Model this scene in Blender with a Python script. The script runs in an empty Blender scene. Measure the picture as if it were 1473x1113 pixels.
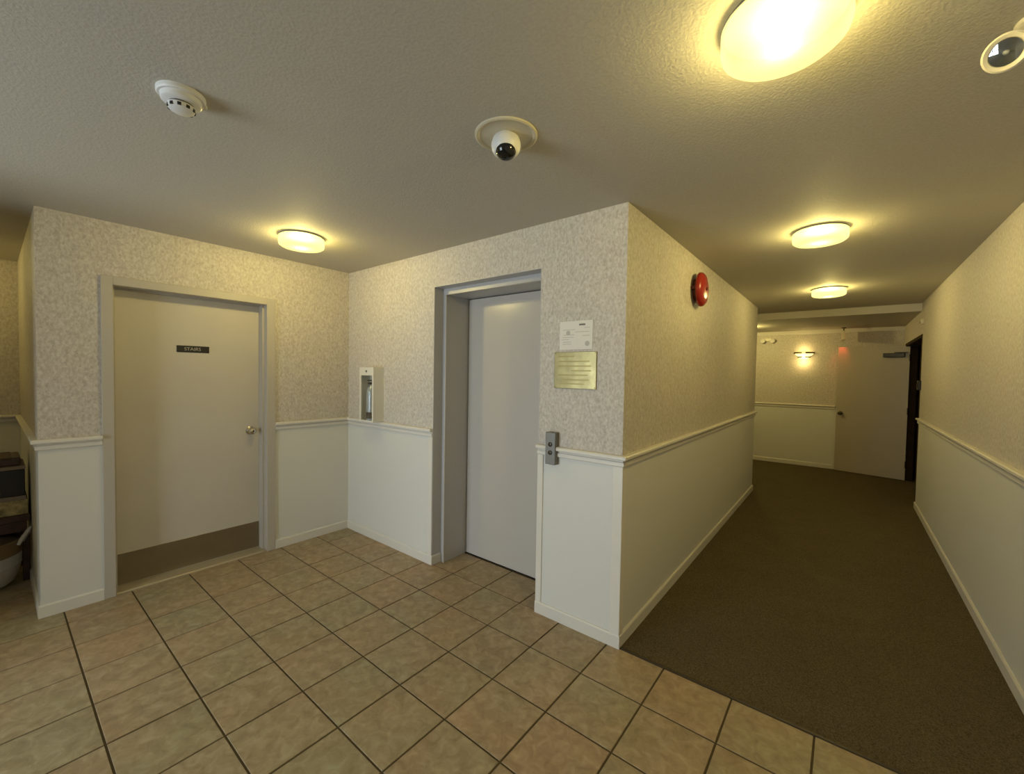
import bpy, bmesh, math, random
from mathutils import Vector, Matrix

random.seed(7)
scene = bpy.context.scene
COL = scene.collection

# ------------------------------------------------------------------ camera
cam_d = bpy.data.cameras.new('camera')
cam_d.sensor_fit = 'HORIZONTAL'
cam_d.sensor_width = 36.0
cam_d.lens = 36.0 * 601.86 / 1473.0
cam_d.clip_start = 0.02
cam = bpy.data.objects.new('camera', cam_d)
COL.objects.link(cam)
R_ = Vector((0.78162892, 0.62352448, 0.01653633))
U_ = Vector((-0.03166081, 0.01318377, 0.99941172))
F_ = Vector((-0.62293966, 0.78169266, -0.03004611))
cam.matrix_world = Matrix(((R_.x, U_.x, -F_.x, 0.0), (R_.y, U_.y, -F_.y, 0.0), (R_.z, U_.z, -F_.z, 1.5043), (0, 0, 0, 1)))
scene.camera = cam

# ------------------------------------------------------------------ world, daylight, exposure
world = bpy.data.worlds.new('world')
scene.world = world
world.use_nodes = True
wn = world.node_tree.nodes
wn['Background'].inputs[0].default_value = (0.86, 0.94, 1.0, 1)
wn['Background'].inputs[1].default_value = 12.0
vs = scene.view_settings
vs.view_transform = 'Standard'
vs.look = 'None'
vs.exposure = 0.16
vs.gamma = 1.0
vs.use_curve_mapping = False
LAMP_W = 25.0
LAMP_COL = (1.0, 0.83, 0.315)

# ------------------------------------------------------------------ measured layout (metres)
H = 2.44        # ceiling
XD = -3.725     # wall with the first door
YL = 0.182      # its free end, where the side nook begins
YE = 2.159      # elevator wall
XC = -0.941     # corridor left wall
YK = 6.39       # its far end
XR = 0.69       # corridor right wall
YR = 6.85       # start of the opening in the right wall
YRE = 8.62      # end of that opening
YF = 8.85       # far wall
XN = -5.83      # end wall of the nook
YB = -3.0       # wall behind the camera
ZL = 2.345      # dropped ceiling at the far end
YS = 7.0        # where it drops
RAIL = 1.07
EX0, EX1, EZ = -2.50, -1.50, 2.168   # elevator opening
EYD = 2.49                           # elevator door plane
T, TX, TY = 0.3156, -2.2652, 1.2221  # tile module and grid origin


# ------------------------------------------------------------------ materials
def newmat(name):
    m = bpy.data.materials.new(name)
    m.use_nodes = True
    return m, m.node_tree.nodes, m.node_tree.links, m.node_tree.nodes['Principled BSDF']


def plain(name, col, rough=0.5, metal=0.0, bump=0.0, bscale=60.0, spec=0.5, vary=0.0, vscale=3.0):
    m, n, l, b = newmat(name)
    b.inputs['Base Color'].default_value = (*col, 1)
    b.inputs['Roughness'].default_value = rough
    b.inputs['Metallic'].default_value = metal
    b.inputs['Specular IOR Level'].default_value = spec
    tc = n.new('ShaderNodeTexCoord')
    if vary:
        nz = n.new('ShaderNodeTexNoise')
        nz.inputs['Scale'].default_value = vscale
        nz.inputs['Detail'].default_value = 5
        l.new(tc.outputs['Object'], nz.inputs['Vector'])
        r = n.new('ShaderNodeValToRGB')
        r.color_ramp.elements[0].position = 0.3
        r.color_ramp.elements[1].position = 0.7
        r.color_ramp.elements[0].color = (*[c * (1 - vary) for c in col], 1)
        r.color_ramp.elements[1].color = (*[min(1, c * (1 + vary)) for c in col], 1)
        l.new(nz.outputs['Fac'], r.inputs['Fac'])
        l.new(r.outputs['Color'], b.inputs['Base Color'])
    if bump:
        nz = n.new('ShaderNodeTexNoise')
        nz.inputs['Scale'].default_value = bscale
        nz.inputs['Detail'].default_value = 3
        l.new(tc.outputs['Object'], nz.inputs['Vector'])
        bp = n.new('ShaderNodeBump')
        bp.inputs['Strength'].default_value = bump
        bp.inputs['Distance'].default_value = 0.004
        l.new(nz.outputs['Fac'], bp.inputs['Height'])
        l.new(bp.outputs['Normal'], b.inputs['Normal'])
    return m


def emit(name, col, strength):
    m, n, l, b = newmat(name)
    b.inputs['Base Color'].default_value = (0.8, 0.78, 0.7, 1)
    b.inputs['Roughness'].default_value = 0.25
    b.inputs['Emission Color'].default_value = (*col, 1)
    b.inputs['Emission Strength'].default_value = strength
    return m


def wallpaper():
    m, n, l, b = newmat('wallpaper')
    tc = n.new('ShaderNodeTexCoord')
    mp = n.new('ShaderNodeMapping')
    mp.inputs['Scale'].default_value = (1, 1, 0.62)
    l.new(tc.outputs['Object'], mp.inputs['Vector'])
    a = n.new('ShaderNodeTexNoise')
    a.inputs['Scale'].default_value = 74
    a.inputs['Detail'].default_value = 5
    a.inputs['Roughness'].default_value = 0.62
    a.inputs['Distortion'].default_value = 0.5
    l.new(mp.outputs['Vector'], a.inputs['Vector'])
    r = n.new('ShaderNodeValToRGB')
    e = r.color_ramp.elements
    e[0].position, e[0].color = 0.32, (0.45, 0.400, 0.355, 1)
    e[1].position, e[1].color = 0.66, (0.67, 0.635, 0.585, 1)
    k = e.new(0.49)
    k.color = (0.57, 0.522, 0.468, 1)
    l.new(a.outputs['Fac'], r.inputs['Fac'])
    c = n.new('ShaderNodeTexNoise')
    c.inputs['Scale'].default_value = 5
    c.inputs['Detail'].default_value = 3
    l.new(tc.outputs['Object'], c.inputs['Vector'])
    r2 = n.new('ShaderNodeValToRGB')
    r2.color_ramp.elements[0].color = (0.93, 0.955, 0.95, 1)
    r2.color_ramp.elements[1].color = (1.0, 0.965, 0.935, 1)
    l.new(c.outputs['Fac'], r2.inputs['Fac'])
    mx = n.new('ShaderNodeMix')
    mx.data_type = 'RGBA'
    mx.blend_type = 'MULTIPLY'
    mx.inputs[0].default_value = 1
    l.new(r.outputs['Color'], mx.inputs[6])
    l.new(r2.outputs['Color'], mx.inputs[7])
    l.new(mx.outputs[2], b.inputs['Base Color'])
    b.inputs['Roughness'].default_value = 0.6
    b.inputs['Specular IOR Level'].default_value = 0.3
    bp = n.new('ShaderNodeBump')
    bp.inputs['Strength'].default_value = 0.25
    bp.inputs['Distance'].default_value = 0.002
    l.new(a.outputs['Fac'], bp.inputs['Height'])
    l.new(bp.outputs['Normal'], b.inputs['Normal'])
    return m


def ceiling_mat():
    m, n, l, b = newmat('stippled_ceiling')
    tc = n.new('ShaderNodeTexCoord')
    a = n.new('ShaderNodeTexNoise')
    a.inputs['Scale'].default_value = 105
    a.inputs['Detail'].default_value = 4
    a.inputs['Roughness'].default_value = 0.6
    l.new(tc.outputs['Object'], a.inputs['Vector'])
    r = n.new('ShaderNodeValToRGB')
    r.color_ramp.elements[0].position, r.color_ramp.elements[0].color = 0.3, (0.50, 0.465, 0.40, 1)
    r.color_ramp.elements[1].position, r.color_ramp.elements[1].color = 0.7, (0.57, 0.535, 0.465, 1)
    l.new(a.outputs['Fac'], r.inputs['Fac'])
    l.new(r.outputs['Color'], b.inputs['Base Color'])
    b.inputs['Roughness'].default_value = 0.75
    b.inputs['Specular IOR Level'].default_value = 0.2
    bp = n.new('ShaderNodeBump')
    bp.inputs['Strength'].default_value = 0.4
    bp.inputs['Distance'].default_value = 0.005
    l.new(a.outputs['Fac'], bp.inputs['Height'])
    l.new(bp.outputs['Normal'], b.inputs['Normal'])
    return m


def tile_mat():
    m, n, l, b = newmat('ceramic_tile')
    tc = n.new('ShaderNodeTexCoord')
    oi = n.new('ShaderNodeObjectInfo')
    sc = n.new('ShaderNodeMath')
    sc.operation = 'MULTIPLY'
    sc.inputs[1].default_value = 61.0
    l.new(oi.outputs['Random'], sc.inputs[0])
    add = n.new('ShaderNodeVectorMath')
    add.operation = 'ADD'
    l.new(tc.outputs['Object'], add.inputs[0])
    l.new(sc.outputs[0], add.inputs[1])
    a = n.new('ShaderNodeTexNoise')
    a.inputs['Scale'].default_value = 19
    a.inputs['Detail'].default_value = 7
    a.inputs['Roughness'].default_value = 0.62
    a.inputs['Distortion'].default_value = 0.7
    l.new(add.outputs[0], a.inputs['Vector'])
    r = n.new('ShaderNodeValToRGB')
    e = r.color_ramp.elements
    e[0].position, e[0].color = 0.30, (0.262, 0.205, 0.125, 1)
    e[1].position, e[1].color = 0.72, (0.445, 0.37, 0.255, 1)
    k = e.new(0.5)
    k.color = (0.345, 0.276, 0.175, 1)
    l.new(a.outputs['Fac'], r.inputs['Fac'])
    # per tile tint: tan, rosy, greenish
    r2 = n.new('ShaderNodeValToRGB')
    r2.color_ramp.interpolation = 'LINEAR'
    e = r2.color_ramp.elements
    e[0].position, e[0].color = 0.0, (0.94, 0.97, 0.94, 1)
    e[1].position, e[1].color = 1.0, (1.05, 0.97, 0.94, 1)
    k = e.new(0.5)
    k.color = (1.0, 0.98, 0.95, 1)
    l.new(oi.outputs['Random'], r2.inputs['Fac'])
    c = n.new('ShaderNodeTexNoise')
    c.inputs['Scale'].default_value = 3.0
    c.inputs['Detail'].default_value = 2
    l.new(add.outputs[0], c.inputs['Vector'])
    r3 = n.new('ShaderNodeValToRGB')
    r3.color_ramp.elements[0].position, r3.color_ramp.elements[0].color = 0.35, (0.965, 1.0, 0.96, 1)
    r3.color_ramp.elements[1].position, r3.color_ramp.elements[1].color = 0.65, (1.045, 0.965, 0.92, 1)
    l.new(c.outputs['Fac'], r3.inputs['Fac'])
    mx = n.new('ShaderNodeMix')
    mx.data_type = 'RGBA'
    mx.blend_type = 'MULTIPLY'
    mx.inputs[0].default_value = 1
    l.new(r.outputs['Color'], mx.inputs[6])
    l.new(r2.outputs['Color'], mx.inputs[7])
    mx2 = n.new('ShaderNodeMix')
    mx2.data_type = 'RGBA'
    mx2.blend_type = 'MULTIPLY'
    mx2.inputs[0].default_value = 1
    l.new(mx.outputs[2], mx2.inputs[6])
    l.new(r3.outputs['Color'], mx2.inputs[7])
    l.new(mx2.outputs[2], b.inputs['Base Color'])
    b.inputs['Roughness'].default_value = 0.5
    b.inputs['Specular IOR Level'].default_value = 0.4
    bp = n.new('ShaderNodeBump')
    bp.inputs['Strength'].default_value = 0.25
    bp.inputs['Distance'].default_value = 0.004
    l.new(a.outputs['Fac'], bp.inputs['Height'])
    l.new(bp.outputs['Normal'], b.inputs['Normal'])
    return m


def carpet_mat():
    m, n, l, b = newmat('carpet')
    tc = n.new('ShaderNodeTexCoord')
    a = n.new('ShaderNodeTexNoise')
    a.inputs['Scale'].default_value = 190
    a.inputs['Detail'].default_value = 4
    a.inputs['Roughness'].default_value = 0.7
    l.new(tc.outputs['Object'], a.inputs['Vector'])
    c = n.new('ShaderNodeTexNoise')
    c.inputs['Scale'].default_value = 4
    c.inputs['Detail'].default_value = 4
    l.new(tc.outputs['Object'], c.inputs['Vector'])
    r = n.new('ShaderNodeValToRGB')
    r.color_ramp.elements[0].position, r.color_ramp.elements[0].color = 0.32, (0.048, 0.037, 0.018, 1)
    r.color_ramp.elements[1].position, r.color_ramp.elements[1].color = 0.70, (0.185, 0.150, 0.090, 1)
    l.new(a.outputs['Fac'], r.inputs['Fac'])
    r2 = n.new('ShaderNodeValToRGB')
    r2.color_ramp.elements[0].color = (0.86, 0.84, 0.82, 1)
    r2.color_ramp.elements[1].color = (1.1, 1.1, 1.1, 1)
    l.new(c.outputs['Fac'], r2.inputs['Fac'])
    mx = n.new('ShaderNodeMix')
    mx.data_type = 'RGBA'
    mx.blend_type = 'MULTIPLY'
    mx.inputs[0].default_value = 1
    l.new(r.outputs['Color'], mx.inputs[6])
    l.new(r2.outputs['Color'], mx.inputs[7])
    l.new(mx.outputs[2], b.inputs['Base Color'])
    b.inputs['Roughness'].default_value = 1.0
    b.inputs['Specular IOR Level'].default_value = 0.05
    bp = n.new('ShaderNodeBump')
    bp.inputs['Strength'].default_value = 0.6
    bp.inputs['Distance'].default_value = 0.006
    l.new(a.outputs['Fac'], bp.inputs['Height'])
    l.new(bp.outputs['Normal'], b.inputs['Normal'])
    return m


def pane_mat(name, tint=(0.95, 0.97, 0.97), gloss=0.1):
    m = bpy.data.materials.new(name)
    m.use_nodes = True
    n, l = m.node_tree.nodes, m.node_tree.links
    n.remove(n['Principled BSDF'])
    t = n.new('ShaderNodeBsdfTransparent')
    t.inputs[0].default_value = (*tint, 1)
    g = n.new('ShaderNodeBsdfGlossy')
    g.inputs['Roughness'].default_value = 0.03
    mx = n.new('ShaderNodeMixShader')
    mx.inputs[0].default_value = gloss
    l.new(t.outputs[0], mx.inputs[1])
    l.new(g.outputs[0], mx.inputs[2])
    l.new(mx.outputs[0], n['Material Output'].inputs['Surface'])
    return m


def opal_mat(name, tint, glow, strength, fac):
    m = bpy.data.materials.new(name)
    m.use_nodes = True
    n, l = m.node_tree.nodes, m.node_tree.links
    n.remove(n['Principled BSDF'])
    t = n.new('ShaderNodeBsdfTransparent')
    t.inputs[0].default_value = (*tint, 1)
    e = n.new('ShaderNodeEmission')
    e.inputs[0].default_value = (*glow, 1)
    e.inputs[1].default_value = strength
    mx = n.new('ShaderNodeMixShader')
    mx.inputs[0].default_value = fac
    tr = n.new('ShaderNodeBsdfTranslucent')
    tr.inputs[0].default_value = (0.085, 0.078, 0.036, 1)
    ad = n.new('ShaderNodeAddShader')
    l.new(e.outputs[0], ad.inputs[0])
    l.new(tr.outputs[0], ad.inputs[1])
    l.new(t.outputs[0], mx.inputs[1])
    l.new(ad.outputs[0], mx.inputs[2])
    l.new(mx.outputs[0], n['Material Output'].inputs['Surface'])
    return m


M = dict(
    paper=wallpaper(), ceil=ceiling_mat(), tile=tile_mat(), carpet=carpet_mat(),
    wains=plain('wainscot_paint', (0.68, 0.67, 0.625), 0.45, bump=0.05, bscale=35),
    trim=plain('trim_paint', (0.73, 0.69, 0.62), 0.35),
    base=plain('baseboard_paint', (0.69, 0.655, 0.59), 0.38),
    frame=plain('door_frame_paint', (0.48, 0.44, 0.38), 0.42),
    door=plain('door_paint', (0.57, 0.525, 0.455), 0.36, vary=0.03),
    doorfar=plain('far_door_paint', (0.43, 0.375, 0.31), 0.42, vary=0.03),
    antique=plain('antique_brass', (0.16, 0.115, 0.035), 0.4, metal=0.8),
    lift=plain('elevator_door_paint', (0.52, 0.485, 0.445), 0.24),
    liftframe=plain('elevator_frame_paint', (0.485, 0.475, 0.475), 0.36),
    kick=plain('brushed_bronze', (0.27, 0.225, 0.155), 0.36, metal=0.8, vary=0.06, vscale=9),
    grout=plain('grout', (0.085, 0.06, 0.028), 0.95, bump=0.3, bscale=120),
    thresh=plain('threshold_metal', (0.52, 0.45, 0.32), 0.4, metal=0.4),
    steel=plain('brushed_steel', (0.20, 0.19, 0.17), 0.42, metal=0.6),
    chrome=plain('satin_nickel', (0.62, 0.57, 0.46), 0.22, metal=1.0),
    brass=plain('brass', (0.36, 0.305, 0.145), 0.33, metal=0.9, vary=0.22, vscale=14),
    brassd=plain('brass_engraving', (0.31, 0.25, 0.10), 0.45, metal=0.8),
    black=plain('black_plastic', (0.012, 0.010, 0.009), 0.35),
    dark=plain('dark_metal', (0.05, 0.035, 0.02), 0.4, metal=0.3),
    gloss=plain('black_gloss', (0.01, 0.01, 0.01), 0.08),
    white=plain('white_plastic', (0.74, 0.73, 0.71), 0.4),
    cream=plain('cream_plastic', (0.62, 0.56, 0.42), 0.4),
    enamel=plain('white_enamel', (0.74, 0.71, 0.63), 0.35),
    sheet=plain('paper_sheet', (0.74, 0.71, 0.65), 0.7),
    ink=plain('grey_ink', (0.48, 0.46, 0.42), 0.8),
    inkd=plain('dark_ink', (0.18, 0.17, 0.15), 0.8),
    letter=plain('silver_lettering', (0.42, 0.39, 0.34), 0.5),
    red=plain('red_gloss', (0.30, 0.018, 0.012), 0.22),
    redd=plain('dark_red', (0.09, 0.008, 0.008), 0.35),
    wood=plain('dark_wood', (0.055, 0.022, 0.014), 0.45, vary=0.35, vscale=11),
    jamb=plain('dark_wood_frame', (0.035, 0.019, 0.009), 0.7, vary=0.2, vscale=6, spec=0.1),
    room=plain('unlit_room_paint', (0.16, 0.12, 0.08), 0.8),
    wicker=plain('white_wicker', (0.60, 0.565, 0.52), 0.7, bump=0.9, bscale=70),
    liner=plain('tan_wicker', (0.235, 0.155, 0.075), 0.8, bump=0.6, bscale=80),
    brown=plain('brown_cloth', (0.085, 0.055, 0.04), 0.9),
    lid=plain('brown_lid', (0.07, 0.045, 0.035), 0.5),
    taupe=plain('taupe_card', (0.26, 0.21, 0.165), 0.7),
    floral=plain('floral_print', (0.42, 0.34, 0.16), 0.7, vary=0.55, vscale=26),
    silver=plain('silver_cylinder', (0.60, 0.62, 0.64), 0.3, metal=0.3),
    lampbase=plain('lamp_base_enamel', (0.20, 0.175, 0.11), 0.7),
    lampglass=opal_mat('lamp_glass', (1.0, 0.97, 0.85), (1.0, 0.95, 0.46), 0.75, 0.55),
    sconceglass=emit('sconce_glass', (1.0, 0.84, 0.34), 1.15),
    redlens=emit('red_lens', (1.0, 0.10, 0.04), 0.35),
    bulb=emit('lamp_diffuser', (1.0, 0.95, 0.70), 2.0),
    reflector=plain('mirror_reflector', (0.55, 0.55, 0.52), 0.12, metal=1.0),
    lens=pane_mat('clear_lens', (0.85, 0.85, 0.82), 0.22),
    glass=pane_mat('window_glass'),
    cabglass=pane_mat('cabinet_glass', (0.93, 0.95, 0.96), 0.10),
)


# ------------------------------------------------------------------ mesh helpers
def box(bm, x0, x1, y0, y1, z0, z1, mi=0):
    vs_ = [bm.verts.new(p) for p in ((x0, y0, z0), (x1, y0, z0), (x1, y1, z0), (x0, y1, z0), (x0, y0, z1), (x1, y0, z1), (x1, y1, z1), (x0, y1, z1))]
    for f in ((3, 2, 1, 0), (4, 5, 6, 7), (0, 1, 5, 4), (1, 2, 6, 5), (2, 3, 7, 6), (3, 0, 4, 7)):
        bm.faces.new([vs_[i] for i in f]).material_index = mi


def bevel_all(bm, w, seg=2):
    bmesh.ops.bevel(bm, geom=list(bm.edges), offset=w, segments=seg, affect='EDGES', profile=0.5)


def lathe(bm, prof, seg=40, mi=0, sx=1.0, sy=1.0, a0=0.0, a1=2 * math.pi):
    """revolve (radius, z) pairs about z"""
    full = abs(a1 - a0 - 2 * math.pi) < 1e-6
    n = seg if full else seg + 1
    rings = []
    for r, z in prof:
        if r < 1e-6:
            rings.append([bm.verts.new((0, 0, z))])
        else:
            rings.append([bm.verts.new((sx * r * math.cos(a0 + (a1 - a0) * i / seg), sy * r * math.sin(a0 + (a1 - a0) * i / seg), z)) for i in range(n)])
    for A, B in zip(rings[:-1], rings[1:]):
        for i in range(seg):
            j = (i + 1) % n
            if len(A) == 1 and len(B) == 1:
                continue
            if len(A) == 1:
                f = (A[0], B[j], B[i])
            elif len(B) == 1:
                f = (A[i], A[j], B[0])
            else:
                f = (A[i], A[j], B[j], B[i])
            bm.faces.new(f).material_index = mi


def tube(bm, pts, r, seg=10, mi=0):
    pts = [Vector(p) for p in pts]
    rings = []
    for i, p in enumerate(pts):
        t = (pts[min(i + 1, len(pts) - 1)] - pts[max(i - 1, 0)]).normalized()
        u = t.orthogonal().normalized() if i == 0 else (rings[-1][1] - t * rings[-1][1].dot(t)).normalized()
        v = t.cross(u)
        rings.append(([bm.verts.new(p + r * (math.cos(2 * math.pi * k / seg) * u + math.sin(2 * math.pi * k / seg) * v)) for k in range(seg)], u))
    for (A, _), (B, _) in zip(rings[:-1], rings[1:]):
        for k in range(seg):
            bm.faces.new((A[k], A[(k + 1) % seg], B[(k + 1) % seg], B[k])).material_index = mi
    bm.faces.new(list(reversed(rings[0][0]))).material_index = mi
    bm.faces.new(rings[-1][0]).material_index = mi


def obj(name, bm, mats, parent=None, smooth=False, loc=None, rot=None):
    bmesh.ops.recalc_face_normals(bm, faces=list(bm.faces))
    me = bpy.data.meshes.new(name)
    bm.to_mesh(me)
    bm.free()
    if not isinstance(mats, (list, tuple)):
        mats = [mats]
    for m in mats:
        me.materials.append(M[m] if isinstance(m, str) else m)
    if smooth:
        for p in me.polygons:
            p.use_smooth = True
        if hasattr(me, 'set_sharp_from_angle'):
            me.set_sharp_from_angle(angle=math.radians(38))
    o = bpy.data.objects.new(name, me)
    COL.objects.link(o)
    if parent:
        o.parent = parent
    if loc is not None:
        o.location = loc
    if rot is not None:
        o.rotation_euler = rot
    return o


def tag(o, label, cat, group=None, kind=None):
    o['label'] = label
    o['category'] = cat
    if group:
        o['group'] = group
    if kind:
        o['kind'] = kind
    return o


def empty(name, loc, label, cat, group=None, kind=None, rot=None):
    o = bpy.data.objects.new(name, None)
    o.empty_display_size = 0.05
    COL.objects.link(o)
    o.location = loc
    if rot is not None:
        o.rotation_euler = rot
    return tag(o, label, cat, group, kind)


def boxes(name, lst, mats, parent=None, bev=0.0, seg=1, **kw):
    bm = bmesh.new()
    for b in lst:
        box(bm, *b)
    if bev:
        bevel_all(bm, bev, seg)
    return obj(name, bm, mats, parent, **kw)


def struct(name, lst, mats, label, cat, **kw):
    return tag(boxes(name, lst, mats, **kw), label, cat, kind='structure')


def molding(name, path, prof, mat, parent=None):
    """sweep a closed (offset, z) profile along a floor path, mitred; the room lies to the right of travel"""
    bm = bmesh.new()
    P = [Vector((p[0], p[1])) for p in path]
    rings = []
    for i, p in enumerate(P):
        ns = []
        if i > 0:
            d = (P[i] - P[i - 1]).normalized()
            ns.append(Vector((d.y, -d.x)))
        if i < len(P) - 1:
            d = (P[i + 1] - P[i]).normalized()
            ns.append(Vector((d.y, -d.x)))
        if len(ns) == 2:
            m = (ns[0] + ns[1])
            m = m / (1 + ns[0].dot(ns[1]))
        else:
            m = ns[0]
        rings.append([bm.verts.new((p.x + m.x * o, p.y + m.y * o, z)) for o, z in prof])
    k = len(prof)
    for A, B in zip(rings[:-1], rings[1:]):
        for i in range(k):
            bm.faces.new((A[i], A[(i + 1) % k], B[(i + 1) % k], B[i]))
    bm.faces.new(rings[0])
    bm.faces.new(list(reversed(rings[-1])))
    return obj(name, bm, mat, parent)


def letters(name, body, size, mat, parent, loc, rot, extr=0.0004):
    cu = bpy.data.curves.new(name, 'FONT')
    cu.body = body
    cu.size = size
    cu.extrude = extr
    cu.align_x = 'CENTER'
    cu.align_y = 'CENTER'
    t = bpy.data.objects.new(name + '_src', cu)
    COL.objects.link(t)
    dg = bpy.context.evaluated_depsgraph_get()
    me = bpy.data.meshes.new_from_object(t.evaluated_get(dg))
    bpy.data.objects.remove(t)
    me.materials.clear()
    me.materials.append(M[mat])
    o = bpy.data.objects.new(name, me)
    COL.objects.link(o)
    o.parent = parent
    o.location = loc
    o.rotation_euler = rot
    return o


RAIL_PROF = [(-0.002, 1.008), (0.010, 1.008), (0.014, 1.013), (0.014, 1.033), (0.006, 1.037), (0.006, 1.043),
             (0.026, 1.046), (0.031, 1.052), (0.031, 1.064), (0.026, 1.070), (-0.002, 1.070)]
BASE_PROF = [(-0.002, 0.0), (0.012, 0.0), (0.012, 0.066), (0.007, 0.074), (-0.002, 0.074)]


def wall(name, segs, label):
    """segs: x0,x1,y0,y1,z0,z1; each is cut at the rail so that the paper is above and the wainscot below"""
    lst = []
    for x0, x1, y0, y1, z0, z1 in segs:
        if z0 < 1.04:
            lst.append((x0, x1, y0, y1, z0, min(z1, 1.04), 1))
        if z1 > 1.04:
            lst.append((x0, x1, y0, y1, max(z0, 1.04), z1, 0))
    return struct(name, lst, ['paper', 'wains'], label, 'wall')


# ------------------------------------------------------------------ the shell
TH = 0.13
D0, D1, DH = 0.513, 1.432, 2.04       # first door opening
W_LEFT = wall('wall_left', [
    (XD - TH, XD, YL, D0 - 0.02, -0.01, H), (XD - TH, XD, D1 + 0.02, YE + TH, -0.01, H), (XD - TH, XD, D0 - 0.02, D1 + 0.02, DH + 0.02, H)],
    'wall with grey-beige wallpaper around the beige door with the kick plate')
W_NOOK = wall('wall_nook', [(XN, XD - TH, YL, YL + TH, -0.01, H)], 'short return wall beside the basket nook at the far left')
wall('wall_daylight_block', [(XN, -3.2, -1.12, -1.0, -0.01, H)], 'unseen papered partition added to keep daylight out of the nook')  # added out of view, shades the nook from the entrance daylight
wall('wall_nook_end', [(XN - TH, XN, YB, YL + TH, -0.01, H)], 'papered wall at the back of the nook on the far left')
W_EL = wall('wall_elevator', [
    (XD, EX0, YE, YE + TH, -0.01, H), (EX1, XC, YE, YE + TH, -0.01, H), (EX0, EX1, YE, YE + TH, EZ, H)],
    'wallpapered wall that holds the elevator doorway')
W_CL = wall('wall_corridor_left', [(XC - TH, XC, YE + TH, YK, -0.01, H)], 'left corridor wall with the red alarm bell')
wall('wall_corner', [(-4.6, XC - TH, YK - TH, YK, -0.01, H)], 'wall that turns left around the corner at the corridor end')
W_CR = wall('wall_right', [(XR, XR + TH, YB, YR, -0.01, H), (XR, XR + TH, YRE, YF + TH, -0.01, H), (XR, XR + TH, YR, YRE, 2.06, H)],
            'right corridor wall with cream wallpaper over a wainscot')
W_F = wall('wall_far', [(-4.6, XR, YF, YF + TH, -0.01, H)], 'wall at the far end of the corridor with the sconce')
wall('wall_hall_end', [(-4.73, -4.6, YK - TH, YF + TH, -0.01, H)], 'end wall of the side hall around the corner')
wall('wall_back', [(XN - TH, -3.6, YB - TH, YB, -0.01, H), (-1.6, XR + TH, YB - TH, YB, -0.01, H), (-3.6, -1.6, YB - TH, YB, 2.2, H)],
     'wall behind the viewer with the glazed entrance')
# shaft behind the elevator doorway, dark room beyond the corridor opening
struct('wall_shaft', [(EX0 - 0.2, EX1 + 0.2, 2.62, 2.70, -0.01, H), (EX0 - 0.28, EX0 - 0.2, YE + TH, 2.70, -0.01, H), (EX1 + 0.2, EX1 + 0.28, YE + TH, 2.70, -0.01, H)],
       'liftframe', 'elevator shaft wall behind the closed elevator door', 'wall')
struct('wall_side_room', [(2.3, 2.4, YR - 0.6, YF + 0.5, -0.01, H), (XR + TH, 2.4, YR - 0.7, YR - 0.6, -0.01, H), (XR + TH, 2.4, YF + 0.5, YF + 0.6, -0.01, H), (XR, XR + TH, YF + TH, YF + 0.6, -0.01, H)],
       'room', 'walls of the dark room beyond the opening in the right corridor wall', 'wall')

struct('ceiling', [(XN - TH, XR + TH, YB - TH, YS, H, H + 0.1), (XR + TH, 2.4, YR - 0.7, YF + 0.6, H, H + 0.1)],
       'ceil', 'stippled beige ceiling over foyer and corridor', 'ceiling')
struct('ceiling_dropped', [(-4.73, XR, YS, YF + TH, ZL, H + 0.1)], 'ceil', 'lower ceiling section at the far end of the corridor', 'ceiling')

# floor: a grout bed that carries the tiles one by one, then carpet
floor = struct('floor', [(XN - TH, XR + TH, YB - TH, YE - 0.002, -0.03, -0.0035), (EX0 - 0.05, EX1 + 0.05, YE - 0.002, 2.62, -0.03, -0.0035)],
               'grout', 'tiled foyer floor of tan ceramic squares with dark joints', 'floor')
struct('floor_carpet', [(XC - 0.02, XR + TH, YE + 0.012, YF, -0.03, 0.003), (-4.6, XC - 0.02, YK - 0.01, YF, -0.03, 0.003),
                        (XR + TH, 2.3, YR - 0.6, YF + 0.5, -0.03, 0.002)],
       'carpet', 'dark brown carpet running down the corridor', 'carpet')
struct('trim_1', [(XC - 0.0, XR, YE - 0.002, YE + 0.014, -0.02, 0.0055)], 'dark', 'thin dark edging strip between the tiles and the carpet', 'trim', bev=0.002)

regions = [(XN, XR, YB, YL), (XD, XR, YL, YE - 0.002), (EX0 + 0.0, EX1, YE - 0.002, 2.53)]
G = 0.004
whole_me = None
pc = Vector((0, 0, 1.5043))


def sees(x, y):
    d = Vector((x, y, 0)) - pc
    z = d.dot(F_)
    if z < 0.05:
        return False
    px, py = 736.5 + 601.86 * d.dot(R_) / z, 556.5 - 601.86 * d.dot(U_) / z
    return -420 < px < 1900 and py < 1650


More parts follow.
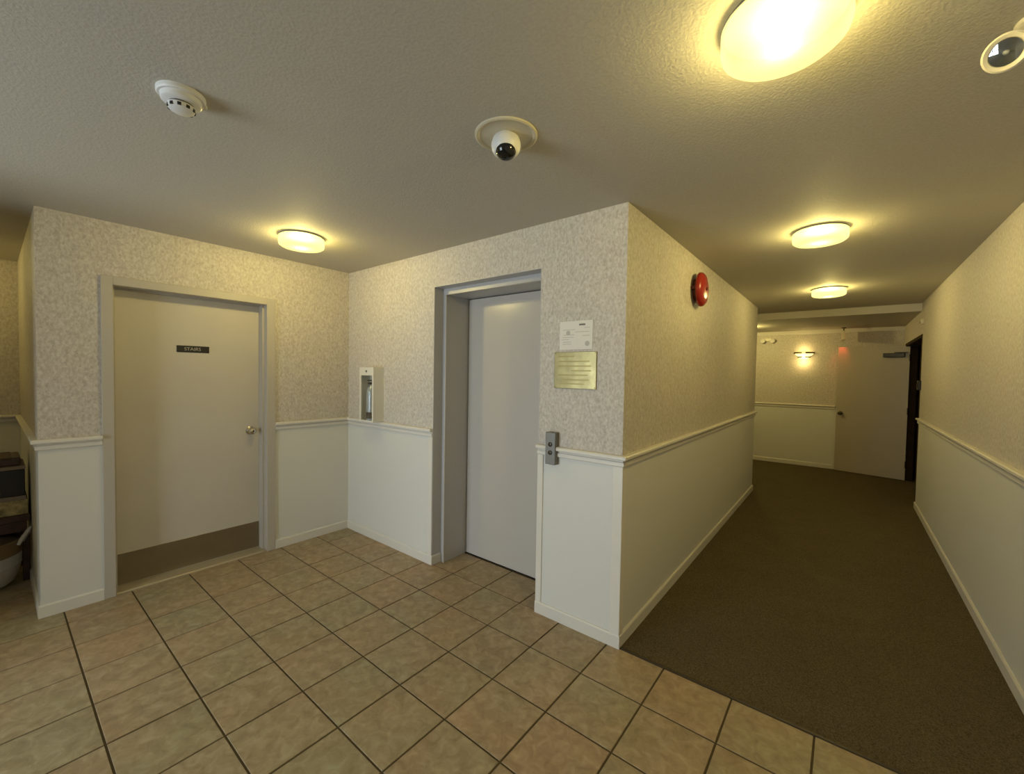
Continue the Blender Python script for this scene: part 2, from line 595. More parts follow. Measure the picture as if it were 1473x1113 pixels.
for i in range(-13, 11):
    for j in range(-14, 5):
        x0, x1, y0, y1 = TX + i * T + G, TX + (i + 1) * T - G, TY + j * T + G, TY + (j + 1) * T - G
        if not any(sees(x, y) for x in (x0, x1) for y in (y0, y1)):
            continue
        cx, cy = (x0 + x1) / 2, (y0 + y1) / 2
        parts = []
        for a0, a1, b0, b1 in regions:
            u0, u1, v0, v1 = max(x0, a0), min(x1, a1), max(y0, b0), min(y1, b1)
            if u1 - u0 > 0.004 and v1 - v0 > 0.004:
                parts.append((u0 - cx, u1 - cx, v0 - cy, v1 - cy))
        if not parts:
            continue
        area = sum((p[1] - p[0]) * (p[3] - p[2]) for p in parts)
        full = abs(area - (x1 - x0) * (y1 - y0)) < 1e-4
        if full and whole_me:
            o = bpy.data.objects.new('tile', whole_me)
            COL.objects.link(o)
            o.parent = floor
        else:
            bm = bmesh.new()
            if full:
                parts = [(x0 - cx, x1 - cx, y0 - cy, y1 - cy)]
            for p in parts:
                box(bm, *p, -0.008, 0.0)
            if len(parts) == 1:
                bmesh.ops.bevel(bm, geom=[e for e in bm.edges if all(v.co.z > -0.001 for v in e.verts)], offset=0.0016, segments=1, affect='EDGES')
            o = obj('tile', bm, 'tile', floor)
            if full:
                whole_me = o.data
        o.location = (cx, cy, random.uniform(-0.0006, 0.0006))

# mouldings
def mold_pair(rail_name, base_name, path, rl, bl, base_path=None):
    tag(molding(rail_name, path, RAIL_PROF, 'trim'), rl, 'trim', kind='structure')
    tag(molding(base_name, base_path or path, BASE_PROF, 'base'), bl, 'baseboard', kind='structure')


C0, C1, CH = 0.455, 1.497, 2.094       # outer edge of the first door's frame
mold_pair('trim_2', 'baseboard_left', [(XN, YL), (XD, YL), (XD, C0)], 'chair rail wrapping the wall end left of the beige door', 'baseboard wrapping the wall end left of the beige door')
mold_pair('trim_3', 'baseboard_corner', [(XD, C1), (XD, YE), (EX0, YE)], 'chair rail in the corner between door and elevator', 'baseboard in the corner between door and elevator',
          [(XD, C1), (XD, YE), (EX0, YE), (EX0, YE + 0.085)])
mold_pair('trim_4', 'baseboard_corridor_left', [(EX1, YE), (XC, YE), (XC, YK), (-4.6, YK)],
          'chair rail wrapping from the elevator pier into the corridor', 'baseboard wrapping from the elevator pier into the corridor')
mold_pair('trim_5', 'baseboard_right', [(XR, YR), (XR, YB)], 'chair rail along the right corridor wall', 'baseboard along the right corridor wall')
mold_pair('trim_6', 'baseboard_far', [(-4.6, YF), (-0.13, YF)], 'chair rail on the far wall under the sconce', 'baseboard on the far wall under the sconce')
tag(molding('trim_7', [(-4.6, YF), (XR, YF)], [(-0.002, 2.285), (0.02, 2.285), (0.035, 2.31), (0.05, ZL + 0.002), (-0.002, ZL + 0.002)], 'trim'),
    'pale cornice strip along the top of the far wall', 'trim', kind='structure')
tag(molding('trim_8', [(XN, YB), (XN, YL)], RAIL_PROF, 'trim'), 'chair rail on the wall at the back of the nook', 'trim', kind='structure')
# flat battens that edge the wainscot panels
for k, (nm, b, lb) in enumerate((
        ('trim_9', (EX1, EX1 + 0.042, YE - 0.008, YE + 0.002, 0.07, 1.01), 'upright batten beside the elevator doorway, under the call buttons'),
        ('trim_10', (XC - 0.05, XC + 0.008, YE - 0.008, YE + 0.04, 0.07, 1.01), 'upright batten at the corner of the elevator pier and corridor'),
        ('trim_11', (EX0 - 0.045, EX0, YE - 0.008, YE + 0.002, 0.07, 1.01), 'upright batten left of the elevator doorway'))):
    struct(nm, [b], 'trim', lb, 'trim', bev=0.002)

# ------------------------------------------------------------------ first door
d1 = empty('door_1', (XD, 0.97, 0), 'beige flush door with bronze kick plate and black STAIRS plate', 'door', kind='structure')
d1.location = (0, 0, 0)
RD = 0.12
# frame: face, reveal and stop as one bent steel profile on three sides
bm = bmesh.new()
for a, b in ((C0, D0), (D1, C1)):
    box(bm, XD - TH - 0.04, XD + 0.012, a, b, 0, CH)
box(bm, XD - TH - 0.04, XD + 0.012, D0, D1, DH, CH)
bevel_all(bm, 0.003, 2)
obj('door_frame', bm, 'frame', d1)
bm = bmesh.new()
box(bm, XD - RD + 0.002, XD - 0.045, D1 - 0.014, D1 + 0.001, 0, DH)
box(bm, XD - RD + 0.002, XD - 0.045, D0 - 0.001, D0 + 0.014, 0, DH)
box(bm, XD - RD + 0.002, XD - RD + 0.03, D0 + 0.014, D1 - 0.014, DH - 0.010, DH + 0.001)
obj('door_stop', bm, 'frame', d1)
leaf = boxes('door_leaf', [(XD - RD - 0.045, XD - RD, D0 + 0.004, D1 - 0.004, 0.012, DH - 0.004)], 'door', d1, bev=0.002)
boxes('kick_plate', [(XD - RD - 0.001, XD - RD + 0.003, D0 + 0.022, D1 - 0.016, 0.018, 0.232)], 'kick', d1, bev=0.001)
boxes('threshold', [(XD - TH, XD + 0.0, D0, D1, -0.004, 0.012)], 'thresh', d1, bev=0.003)
pl = boxes('name_plate', [(XD - RD - 0.001, XD - RD + 0.004, 0.868, 1.070, 1.628, 1.678)], 'black', d1, bev=0.002)
letters('lettering', 'STAIRS', 0.034, 'letter', pl, (XD - RD + 0.0046, 0.965, 1.653), (math.pi / 2, 0, math.pi / 2))
knob = bmesh.new()
lathe(knob, [(0.0, 0.0), (0.033, 0.0), (0.033, 0.004), (0.026, 0.009), (0.012, 0.012), (0.011, 0.030), (0.018, 0.036), (0.027, 0.046), (0.0285, 0.056), (0.024, 0.066), (0.012, 0.071), (0.0, 0.072)], 28)
kn = obj('knob', knob, 'chrome', d1, smooth=True, loc=(XD - RD, 1.352, 1.005), rot=(0, math.pi / 2, 0))
bm = bmesh.new()
lathe(bm, [(0, 0), (0.007, 0), (0.007, 0.002), (0, 0.002)], 12)
obj('keyhole', bm, 'dark', kn, loc=(0, 0, 0.0715))
for z in (0.25, 1.0, 1.78):
    bm = bmesh.new()
    lathe(bm, [(0, 0), (0.007, 0), (0.007, 0.1), (0, 0.1)], 10)
    obj('hinge', bm, 'steel', d1, loc=(XD - RD + 0.004, D0 + 0.006, z))

# ------------------------------------------------------------------ elevator doorway
d2 = empty('door_2', (0, 0, 0), 'closed grey elevator door in a deep metal doorway', 'elevator door', kind='structure')
SX = 0.042
bm = bmesh.new()
yb, ym = YE + 0.09, EYD + 0.05
box(bm, EX0 - 0.15, EX0 + SX, yb, ym, 0, EZ + 0.1)
box(bm, EX1 - SX, EX1 + 0.15, yb, ym, 0, EZ + 0.1)
box(bm, EX0 + SX, EX1 - SX, yb, ym, EZ - 0.05, EZ + 0.1)
obj('inner_frame', bm, 'liftframe', d2)
bm = bmesh.new()
box(bm, EX0 - 0.001, EX0 + 0.003, YE - 0.001, yb + 0.001, 0.076, EZ)
box(bm, EX1 - 0.003, EX1 + 0.001, YE - 0.001, yb + 0.001, 0.0, EZ)
box(bm, EX0 + 0.003, EX1 - 0.003, YE - 0.001, yb + 0.001, EZ - 0.003, EZ + 0.001)
obj('reveal_lining', bm, 'liftframe', d2)
bm = bmesh.new()
tube(bm, [(EX0 + SX - 0.002, yb - 0.004, 0.0), (EX0 + SX - 0.002, yb - 0.004, EZ - 0.054), (EX1 - SX + 0.002, yb - 0.004, EZ - 0.054), (EX1 - SX + 0.002, yb - 0.004, 0.0)], 0.007, 8)
obj('edge_bead', bm, 'frame', d2, smooth=True)
boxes('sliding_panel', [(EX0 + SX + 0.008, EX1 - SX + 0.08, EYD + 0.0, EYD + 0.03, 0.008, EZ - 0.056)], 'lift', d2, bev=0.003)
boxes('sill', [(EX0 + SX, EX1 - SX, EYD - 0.006, EYD + 0.06, -0.005, 0.004)], 'dark', d2)

# call buttons
cb = tag(boxes('call_button_panel', [(-1.421, -1.351, YE - 0.040, YE + 0.004, 0.962, 1.158)], 'steel', bev=0.003, seg=2),
         'narrow steel call button panel mounted across the chair rail beside the elevator', 'call panel')
for z in (1.085, 1.035):
    bm = bmesh.new()
    lathe(bm, [(0, 0), (0.014, 0), (0.014, 0.003), (0.011, 0.005), (0, 0.005)], 20)
    obj('button', bm, 'dark', cb, smooth=True, loc=(-1.386, YE - 0.040, z), rot=(math.pi / 2, 0, 0))

# paper notice and brass plaque
nt = tag(boxes('notice', [(-1.356, -1.137, YE - 0.003, YE + 0.001, 1.657, 1.824)], 'sheet'), 'white paper notice with faint print above the brass plaque', 'notice')
nt.rotation_euler = (0, 0, 0)
marks = [(-1.225, -1.185, 1.796, 1.806, 'inkd'), (-1.335, -1.250, 1.772, 1.775, 'ink'), (-1.33, -1.255, 1.742, 1.745, 'ink'), (-1.335, -1.26, 1.728, 1.731, 'ink'),
         (-1.19, -1.155, 1.781, 1.784, 'ink'), (-1.20, -1.155, 1.735, 1.738, 'ink'), (-1.34, -1.29, 1.715, 1.718, 'ink'), (-1.335, -1.275, 1.700, 1.703, 'ink'), (-1.335, -1.275, 1.688, 1.691, 'ink'),
         (-1.25, -1.16, 1.758, 1.761, 'ink')]
for a, b, c, d, mt in marks:
    boxes('print_line', [(a, b, YE - 0.0036, YE - 0.0028, c, d)], mt, nt)
for cx_, cz_, r_ in ((-1.298, 1.755, 0.014), (-1.170, 1.690, 0.015)):
    bm = bmesh.new()
    lathe(bm, [(0, 0), (r_, 0), (r_, 0.0006), (0, 0.0006)], 20)
    obj('print_seal', bm, 'ink', nt, loc=(cx_, YE - 0.0028, cz_), rot=(math.pi / 2, 0, 0))
bp_ = tag(boxes('plaque', [(-1.388, -1.106, YE - 0.008, YE + 0.002, 1.426, 1.643)], 'brass', bev=0.002, seg=2), 'square brass plaque beside the elevator doorway', 'plaque')
for a, b, z in ((-1.36, -1.25, 1.612), (-1.355, -1.15, 1.583), (-1.36, -1.14, 1.555), (-1.27, -1.14, 1.528), (-1.36, -1.16, 1.502), (-1.33, -1.15, 1.474), (-1.35, -1.18, 1.450)):
    boxes('engraved_line', [(a, b, YE - 0.0086, YE - 0.0076, z, z + 0.008)], 'brassd', bp_)
for x in (-1.380, -1.114):
    for z in (1.434, 1.635):
        bm = bmesh.new()
        lathe(bm, [(0, 0), (0.004, 0), (0.003, 0.002), (0, 0.002)], 10)
        obj('screw', bm, 'brassd', bp_, loc=(x, YE - 0.008, z), rot=(math.pi / 2, 0, 0))

# ------------------------------------------------------------------ extinguisher cabinet
cx0, cx1, cy0, cz0, cz1 = -3.365, -3.152, YE - 0.104, 1.072, 1.545
cab = empty('extinguisher_cabinet', (0, 0, 0), 'small white metal cabinet with a narrow glass front in the corner beside the elevator', 'cabinet')
bm = bmesh.new()
box(bm, cx0, cx0 + 0.006, cy0 + 0.012, YE + 0.002, cz0, cz1)
box(bm, cx1 - 0.006, cx1, cy0 + 0.012, YE + 0.002, cz0, cz1)
box(bm, cx0 + 0.006, cx1 - 0.006, cy0 + 0.012, YE + 0.002, cz0, cz0 + 0.006)
box(bm, cx0 + 0.006, cx1 - 0.006, cy0 + 0.012, YE + 0.002, cz1 - 0.006, cz1)
box(bm, cx0 + 0.006, cx1 - 0.006, YE - 0.006, YE + 0.001, cz0 + 0.006, cz1 - 0.006)
obj('body', bm, 'enamel', cab)
bm = bmesh.new()
fz0, fz1, fx0, fx1 = cz0 + 0.012, cz1 - 0.070, cx0 + 0.024, cx1 - 0.020
box(bm, cx0, fx0, cy0, cy0 + 0.011, cz0, cz1)
box(bm, fx1, cx1, cy0, cy0 + 0.011, cz0, cz1)
box(bm, fx0, fx1, cy0, cy0 + 0.011, fz1, cz1)
box(bm, fx0, fx1, cy0, cy0 + 0.011, cz0, fz0)
df = obj('front_door', bm, 'enamel', cab)
boxes('pane', [(fx0 - 0.002, fx1 + 0.002, cy0 + 0.004, cy0 + 0.007, fz0 - 0.002, fz1 + 0.002)], 'cabglass', df)
bm = bmesh.new()
lathe(bm, [(0, 0), (0.010, 0), (0.010, 0.004), (0.004, 0.005), (0, 0.005)], 16)
obj('lock', bm, 'steel', df, loc=((cx0 + cx1) / 2, cy0, cz1 - 0.034), rot=(math.pi / 2, 0, 0))
ex = empty('fire_extinguisher', ((cx0 + cx1) / 2, cy0 + 0.052, cz0 + 0.007), 'small silver extinguisher with black hose inside the white cabinet', 'extinguisher')
bm = bmesh.new()
lathe(bm, [(0, 0), (0.041, 0), (0.043, 0.006), (0.043, 0.25), (0.036, 0.285), (0.016, 0.305), (0.014, 0.32), (0, 0.32)], 28)
obj('cylinder', bm, 'silver', ex, smooth=True)
bm = bmesh.new()
lathe(bm, [(0.0435, 0.02), (0.0442, 0.02), (0.0442, 0.075), (0.0435, 0.075)], 28)
obj('label_band', bm, 'brown', ex, smooth=True)
bm = bmesh.new()
box(bm, -0.011, 0.011, -0.035, 0.03, 0.318, 0.336)
box(bm, -0.008, 0.008, -0.042, 0.02, 0.346, 0.356)
box(bm, -0.009, 0.009, 0.006, 0.022, 0.33, 0.35)
obj('valve_handle', bm, 'black', ex)
bm = bmesh.new()
tube(bm, [(0.014, 0, 0.327), (0.045, -0.004, 0.322), (0.056, -0.012, 0.29), (0.056, -0.014, 0.23), (0.054, -0.014, 0.17)], 0.007, 8)
obj('hose', bm, 'black', ex, smooth=True)

# ------------------------------------------------------------------ alarm bell
bell = empty('alarm_bell', (XC, 3.455, 2.185), 'round red fire alarm bell high on the corridor wall', 'alarm bell')
bm = bmesh.new()
lathe(bm, [(0, -0.002), (0.085, -0.002), (0.085, 0.03), (0.07, 0.034), (0, 0.034)], 40)
obj('back_box', bm, 'redd', bell, smooth=True, rot=(0, math.pi / 2, 0))
bm = bmesh.new()
lathe(bm, [(0.118, 0.036), (0.130, 0.036), (0.131, 0.044), (0.127, 0.058), (0.112, 0.071), (0.085, 0.079), (0.05, 0.083), (0.0, 0.084)], 48)
obj('gong', bm, 'red', bell, smooth=True, rot=(0, math.pi / 2, 0))
bm = bmesh.new()
lathe(bm, [(0, 0.083), (0.014, 0.083), (0.014, 0.089), (0.010, 0.092), (0, 0.092)], 16)
obj('centre_nut', bm, 'redd', bell, smooth=True, rot=(0, math.pi / 2, 0))
bm = bmesh.new()
box(bm, -0.012, 0.012, -0.118, -0.07, 0.0, 0.03)
obj('striker_case', bm, 'redd', bell, rot=(0, math.pi / 2, 0))


# ------------------------------------------------------------------ ceiling lamps
def ceiling_lamp(x, y, label, z=H, watts=LAMP_W):
    t = empty('ceiling_lamp', (x, y, z), label, 'ceiling lamp', 'round ceiling lamps')
    R, h = 0.145, 0.080
    bm = bmesh.new()
    lathe(bm, [(0, 0.001), (0.138, 0.001), (0.138, -0.010), (0, -0.010)], 48)
    obj('base_plate', bm, 'lampbase', t, smooth=True)
    bm = bmesh.new()
    lathe(bm, [(R - 0.006, -0.008), (R, -0.014), (R, -h + 0.026), (R - 0.003, -h + 0.013), (R - 0.014, -h + 0.004), (R - 0.03, -h), (0.0, -h - 0.003)], 64)
    obj('glass_drum', bm, 'lampglass', t, smooth=True)
    li = bpy.data.lights.new('lamp_light', 'POINT')
    li.shadow_soft_size = 0.035
    li.energy = watts
    li.color = LAMP_COL
    lo = bpy.data.objects.new('lamp_light', li)
    COL.objects.link(lo)
    lo.parent = t
    lo.location = (0, 0, -0.068)
    return t


ceiling_lamp(-0.155, 1.295, 'large nearest round ceiling lamp at the top of the picture')
ceiling_lamp(-0.155, 3.265, 'round ceiling lamp in the corridor, nearer of the two past the bell')
ceiling_lamp(-0.165, 5.410, 'farthest round ceiling lamp, just before the dropped ceiling')
ceiling_lamp(-2.995, 1.380, 'round ceiling lamp in the foyer above the beige door')
ceiling_lamp(-1.34, 7.75, 'round ceiling lamp around the corner in the side hall', ZL, watts=42.0)
ceiling_lamp(-5.30, -0.55, 'dim round ceiling lamp over the nook at the far left', watts=13.0)

# ------------------------------------------------------------------ smoke detector
sd = empty('smoke_detector', (-1.80, 0.425, H), 'white round smoke detector on the ceiling at upper left', 'smoke detector')
sd.scale = (0.88, 0.88, 1.15)
bm = bmesh.new()
lathe(bm, [(0, 0.001), (0.078, 0.001), (0.078, -0.010), (0.074, -0.014), (0.0, -0.014)], 40)
obj('mounting_base', bm, 'white', sd, smooth=True)
bm = bmesh.new()
lathe(bm, [(0, -0.014), (0.066, -0.014), (0.064, -0.026), (0.058, -0.030), (0.0, -0.030)], 40)
obj('housing', bm, 'white', sd, smooth=True)
bm = bmesh.new()
lathe(bm, [(0, -0.030), (0.038, -0.030), (0.038, -0.037), (0.0, -0.037)], 36)
obj('vent_ring', bm, 'steel', sd, smooth=True)
bm = bmesh.new()
lathe(bm, [(0, -0.037), (0.044, -0.037), (0.043, -0.046), (0.036, -0.051), (0.0, -0.052)], 40)
obj('cover', bm, 'white', sd, smooth=True)
for k in range(10):
    a = k * 2 * math.pi / 10 + 0.25
    bm = bmesh.new()
    box(bm, 0.039, 0.0445, -0.006, 0.006, -0.048, -0.040)
    obj('vent_slot', bm, 'black', sd, rot=(0, 0, a))
bm = bmesh.new()
lathe(bm, [(0, -0.010), (0.006, -0.010), (0.006, -0.018), (0.0, -0.021)], 12)
obj('tab', bm, 'white', sd, smooth=True, loc=(0.012, 0.0755, 0))

# ------------------------------------------------------------------ dome camera
dc = empty('dome_camera', (-1.07, 1.28, H), 'white dome camera with black eye on a round ceiling plate', 'security camera')
bm = bmesh.new()
lathe(bm, [(0.0, 0.001), (0.122, 0.001), (0.122, -0.006), (0.116, -0.009), (0.108, -0.007), (0.104, -0.003), (0, -0.003)], 56)
obj('ceiling_plate', bm, 'cream', dc, smooth=True)
bm = bmesh.new()
lathe(bm, [(0, -0.003), (0.040, -0.003), (0.050, -0.012), (0.0565, -0.030), (0.058, -0.042), (0.055, -0.058), (0.048, -0.070), (0.040, -0.076), (0, -0.078)], 48)
obj('housing', bm, 'white', dc, smooth=True)
bm = bmesh.new()
lathe(bm, [(0.042 * math.cos(a), -0.042 * math.sin(a)) for a in [-0.5 + k * (math.pi / 2 + 0.5) / 12 for k in range(12)]] + [(0, -0.042)], 40)
obj('eye_dome', bm, 'gloss', dc, smooth=True, loc=(0.008, -0.010, -0.060))

# ------------------------------------------------------------------ emergency light head at upper right
em = empty('emergency_light', (0.375, 1.70, H), 'cream swivel emergency lamp head on the ceiling at upper right', 'emergency light')
bm = bmesh.new()
lathe(bm, [(0, 0.001), (0.058, 0.001), (0.058, -0.010), (0.052, -0.016), (0.02, -0.020), (0.016, -0.034), (0, -0.036)], 36)
obj('ceiling_mount', bm, 'cream', em, smooth=True)
hc = Vector((0.289, 1.608, 2.334))
d = (Vector((0, 0, 1.5043)) - hc).normalized()
q = d.to_track_quat('Z', 'Y')
local = hc - Vector((0.375, 1.70, H))
bm = bmesh.new()
tube(bm, [(0, 0, -0.03), (-0.006, 0.006, -0.048), tuple(local - d * 0.052)], 0.010, 10)
obj('swivel_arm', bm, 'cream', em, smooth=True)
bm = bmesh.new()
lathe(bm, [(0, -0.062), (0.018, -0.060), (0.030, -0.045), (0.039, -0.016), (0.043, 0.0), (0.043, 0.008), (0.039, 0.011), (0.031, 0.007), (0.029, 0.0)], 40)
hd = obj('lamp_head', bm, 'cream', em, smooth=True, loc=local)
hd.rotation_mode = 'QUATERNION'
hd.rotation_quaternion = q
bm = bmesh.new()
lathe(bm, [(0.031, 0.0), (0.027, -0.010), (0.018, -0.022), (0.006, -0.028), (0.0, -0.028)], 36)
obj('reflector', bm, 'reflector', hd, smooth=True)
bm = bmesh.new()
lathe(bm, [(0, -0.028), (0.005, -0.028), (0.006, -0.014), (0.003, -0.009), (0, -0.008)], 14)
obj('bulb', bm, 'white', hd, smooth=True)
bm = bmesh.new()
lathe(bm, [(0.032, 0.003), (0.02, 0.006), (0.0, 0.007)], 36)
obj('lens', bm, 'lens', hd, smooth=True)

# ------------------------------------------------------------------ far end: sconce, heads, exit light, door
sc = empty('wall_sconce', (-0.58, YF, 1.93), 'brass and glass wall sconce glowing on the far wall', 'sconce')
bm = bmesh.new()
lathe(bm, [(0.135, 0.030), (0.128, 0.005), (0.110, -0.016), (0.085, -0.030), (0.072, -0.050), (0.045, -0.066), (0.0, -0.072)], 36, a0=math.pi, a1=2 * math.pi, sy=0.75)
obj('glass_bowl', bm, 'sconceglass', sc, smooth=True)
for r0, r1, z0, z1, nm in ((0.138, 0.150, 0.018, 0.044, 'upper_band'), (0.082, 0.092, -0.050, -0.034, 'lower_band')):
    for a0_, a1_ in ((1.0, 1.44), (1.56, 2.0)):
        bm = bmesh.new()
        lathe(bm, [(r0, z0), (r1, z0), (r1, z1), (r0, z1), (r0, z0)], 18, a0=math.pi * a0_, a1=math.pi * a1_, sy=0.75)
        obj(nm, bm, 'antique', sc, smooth=True)
bm = bmesh.new()
box(bm, -0.06, 0.06, -0.012, 0.001, -0.045, 0.045)
obj('back_plate', bm, 'brass', sc)
for z, e, rr in ((0.085, 0.9, 0.03), (-0.125, 1.7, 0.03)):
    li = bpy.data.lights.new('sconce_light', 'POINT')
    li.energy = e
    li.color = (1.0, 0.72, 0.25)
    li.shadow_soft_size = rr
    lo = bpy.data.objects.new('sconce_light', li)
    COL.objects.link(lo)
    lo.parent = sc
    lo.location = (0, -0.095, z)

th = empty('emergency_light', (-1.125, YF, 2.205), 'pale twin-head emergency light high on the far wall left of the sconce', 'emergency light')
bm = bmesh.new()
box(bm, -0.05, 0.05, -0.03, 0.001, -0.025, 0.03)
bevel_all(bm, 0.004, 2)
obj('mounting_box', bm, 'cream', th)
for sx_ in (-1, 1):
    bm = bmesh.new()
    lathe(bm, [(0, 0.0), (0.022, 0.0), (0.036, 0.030), (0.040, 0.052), (0.036, 0.056), (0.0, 0.050)], 20)
    obj('lamp_head', bm, 'enamel', th, smooth=True, loc=(sx_ * 0.068, -0.035, -0.008), rot=(math.pi / 2 + 0.25, 0, sx_ * 0.15))

xs = empty('exit_light', (-0.05, 8.60, ZL), 'small ceiling-hung exit light with a red glow, seen edge-on before the far wall', 'exit light')
bm = bmesh.new()
lathe(bm, [(0, 0.001), (0.03, 0.001), (0.03, -0.012), (0.008, -0.016), (0.008, -0.06), (0, -0.06)], 20)
obj('stem', bm, 'dark', xs, smooth=True)
bm = bmesh.new()
box(bm, -0.02, 0.02, -0.10, 0.10, -0.20, -0.058)
bevel_all(bm, 0.004, 2)
obj('housing', bm, 'cream', xs)
for s_ in (-1, 1):
    bm = bmesh.new()
    box(bm, s_ * 0.0205 - 0.001, s_ * 0.0205 + 0.001, -0.088, 0.088, -0.188, -0.070)
    obj('face_panel', bm, 'redlens', xs)
li = bpy.data.lights.new('exit_glow', 'SPOT')
li.spot_size = 1.1
li.spot_blend = 0.9
li.energy = 2.4
li.color = (1.0, 0.12, 0.05)
li.shadow_soft_size = 0.03
lo = bpy.data.objects.new('exit_glow', li)
COL.objects.link(lo)
lo.parent = xs
lo.location = (-0.03, 0.02, -0.215)
lo.rotation_euler = (0.55, 0, -0.1)

d3 = empty('door_3', (0.745, 8.60, 0), 'plain beige door standing open against the far wall', 'door', kind='structure')
ang = math.atan2(8.785 - 8.60, -0.10 - 0.745)
d3.rotation_euler = (0, 0, ang)
LW = 0.865
boxes('door_leaf', [(0.0, LW, -0.0, 0.04, 0.012, 2.04)], 'doorfar', d3, bev=0.002)
bm = bmesh.new()
lathe(bm, [(0, 0.0), (0.03, 0.0), (0.03, 0.006), (0.012, 0.010), (0.012, 0.03), (0.028, 0.042), (0.028, 0.058), (0.014, 0.066), (0, 0.067)], 24)
obj('knob', bm, 'dark', d3, smooth=True, loc=(LW - 0.06, 0.04, 0.96), rot=(-math.pi / 2, 0, 0))
bm = bmesh.new()
box(bm, 0.05, 0.30, 0.039, 0.095, 1.86, 1.92)
bevel_all(bm, 0.006, 2)
clo = obj('door_closer', bm, 'black', d3)
bm = bmesh.new()
box(bm, 0.02, 0.17, 0.05, 0.085, 1.925, 1.937)
obj('closer_arm', bm, 'black', clo)
for z in (0.2, 1.0, 1.8):
    bm = bmesh.new()
    lathe(bm, [(0, 0), (0.008, 0), (0.008, 0.1), (0, 0.1)], 10)
    obj('hinge', bm, 'dark', d3, loc=(0.0, 0.045, z))

# lining of the opening in the right corridor wall
bm = bmesh.new()
box(bm, XR - 0.004, XR + TH + 0.004, YR, YR + 0.04, 0.0, 2.06)
box(bm, XR - 0.004, XR + TH + 0.004, YRE - 0.02, YRE, 0.0, 2.06)
box(bm, XR - 0.004, XR + TH + 0.004, YR + 0.04, YRE - 0.02, 2.02, 2.06)
tag(obj('trim_12', bm, 'jamb'), 'dark wooden lining of the opening at the end of the right wall', 'trim', kind='structure')
st = tag(boxes('door_holder', [(XR - 0.03, XR + 0.002, YR - 0.06, YR - 0.005, 1.40, 1.51)], 'black', bev=0.006, seg=2), 'small dark fitting on the right wall edge beside the dark opening', 'fitting')
boxes('contact', [(XR - 0.036, XR - 0.029, YR - 0.05, YR - 0.015, 1.43, 1.48)], 'black', st, bev=0.002)
sn = tag(boxes('sensor', [(XR - 0.03, XR + 0.002, 6.78, 6.84, 2.17, 2.23)], 'cream', bev=0.006, seg=2), 'tiny cream box high on the right wall by the opening', 'sensor')
boxes('sensor_window', [(XR - 0.033, XR - 0.029, 6.79, 6.83, 2.18, 2.20)], 'dark', sn, bev=0.001)

# ------------------------------------------------------------------ nook: bench, boxes, basket
bn = empty('bench', (-4.66, -0.19, 0), 'low dark wooden bench over the white basket at the far left', 'bench')
boxes('bench_top', [(-0.21, 0.21, -0.40, 0.366, 0.425, 0.47)], 'wood', bn, bev=0.004, seg=2)
boxes('apron', [(-0.19, 0.19, -0.38, 0.350, 0.350, 0.425)], 'wood', bn)
for x in (-0.175, 0.175):
    for y in (-0.36, 0.346):
        boxes('leg', [(x - 0.018, x + 0.018, y - 0.018, y + 0.018, 0, 0.36)], 'wood', bn, bev=0.003)
fb = empty('patterned_box', (-4.65, -0.21, 0.47), 'flat box with a yellow flower print on the bench', 'box')
boxes('box_body', [(-0.18, 0.18, -0.25, 0.378, 0.0, 0.105)], 'floral', fb, bev=0.003)
boxes('box_lid', [(-0.185, 0.185, -0.255, 0.370, 0.105, 0.132)], 'taupe', fb, bev=0.003)
bb = empty('storage_box', (-4.65, -0.22, 0.602), 'black box stacked on the flower-print box', 'box')
boxes('box_body', [(-0.17, 0.17, -0.24, 0.376, 0.0, 0.185)], 'black', bb, bev=0.004)
boxes('box_rim', [(-0.176, 0.176, -0.246, 0.379, 0.185, 0.208)], 'taupe', bb, bev=0.003)
bg = tag(boxes('folded_bag', [(-4.82, -4.50, -0.44, 0.140, 0.810, 0.868)], 'lid', bev=0.012, seg=3), 'dark brown folded bag on top of the black box', 'bag')
boxes('flap', [(-4.821, -4.493, -0.34, 0.10, 0.856, 0.872)], 'brown', bg, bev=0.005, seg=2)

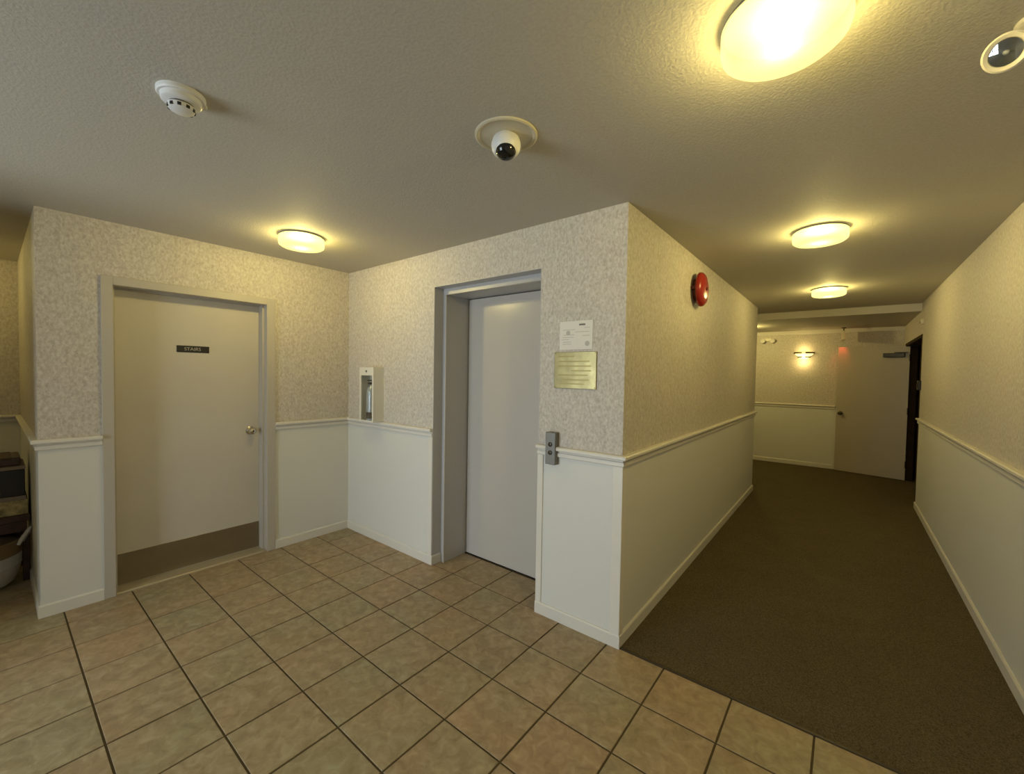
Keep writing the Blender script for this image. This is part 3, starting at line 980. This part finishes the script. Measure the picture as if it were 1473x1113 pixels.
bk = empty('basket', (-4.505, -0.085, 0), 'white wicker basket with a tan band under the dark bench', 'basket')
bk.scale = (1.06, 1.04, 1.16)
prof = []
for k in range(0, 15):
    t = k / 14
    r = 0.165 + 0.048 * min(1, t * 1.5) ** 0.6
    prof.append((r + (0.004 if k % 2 else 0.0), 0.014 + 0.176 * t))
bm = bmesh.new()
lathe(bm, [(0, 0.0), (0.13, 0.0), (0.158, 0.006)] + prof, 56)
obj('woven_body', bm, 'wicker', bk, smooth=True)
bm = bmesh.new()
lathe(bm, [(0.213, 0.190), (0.220, 0.196), (0.221, 0.215), (0.219, 0.235), (0.222, 0.255), (0.222, 0.272), (0.214, 0.276), (0.206, 0.268), (0.204, 0.20)], 56)
obj('tan_band', bm, 'liner', bk, smooth=True)
bm = bmesh.new()
lathe(bm, [(0, 0.295), (0.10, 0.292), (0.17, 0.280), (0.206, 0.262)], 40)
obj('blanket', bm, 'brown', bk, smooth=True)
pts = []
for k in range(13):
    a = math.pi * k / 12
    pts.append((0.075 + 0.035 * math.cos(a), 0.203 + 0.045 * math.sin(a) - 0.010 * math.cos(a), 0.245 + 0.080 * math.sin(a)))
for sg in (1, -1):
    bm = bmesh.new()
    tube(bm, [(x, sg * y, z) for x, y, z in pts], 0.011, 10)
    obj('handle', bm, 'wicker', bk, smooth=True)

# ------------------------------------------------------------------ glazed entrance behind the viewer, source of the daylight
wd = empty('window_1', (0, 0, 0), 'glazed entrance behind the viewer', 'window', kind='structure')
bm = bmesh.new()
for x in (-3.6, -2.63, -1.66):
    box(bm, x, x + 0.06, YB - 0.09, YB - 0.03, 0.0, 2.2)
for z in (0.0, 0.95, 2.12):
    for a, b in ((-3.54, -2.63), (-2.57, -1.66)):
        box(bm, a, b, YB - 0.09, YB - 0.03, z, z + 0.08)
obj('window_frame', bm, 'steel', wd)
for a, b in ((-3.54, -2.63), (-2.57, -1.66)):
    for c, e in ((0.08, 0.95), (1.03, 2.12)):
        boxes('pane', [(a, b, YB - 0.064, YB - 0.058, c, e)], 'glass', wd)
pl_ = bpy.data.lights.new('daylight_portal', 'AREA')
pl_.shape = 'RECTANGLE'
pl_.size, pl_.size_y = 2.0, 2.2
pl_.cycles.is_portal = True
po = bpy.data.objects.new('daylight_portal', pl_)
COL.objects.link(po)
po.location = (-2.6, YB - 0.12, 1.1)
po.rotation_euler = (math.pi / 2, 0, 0)
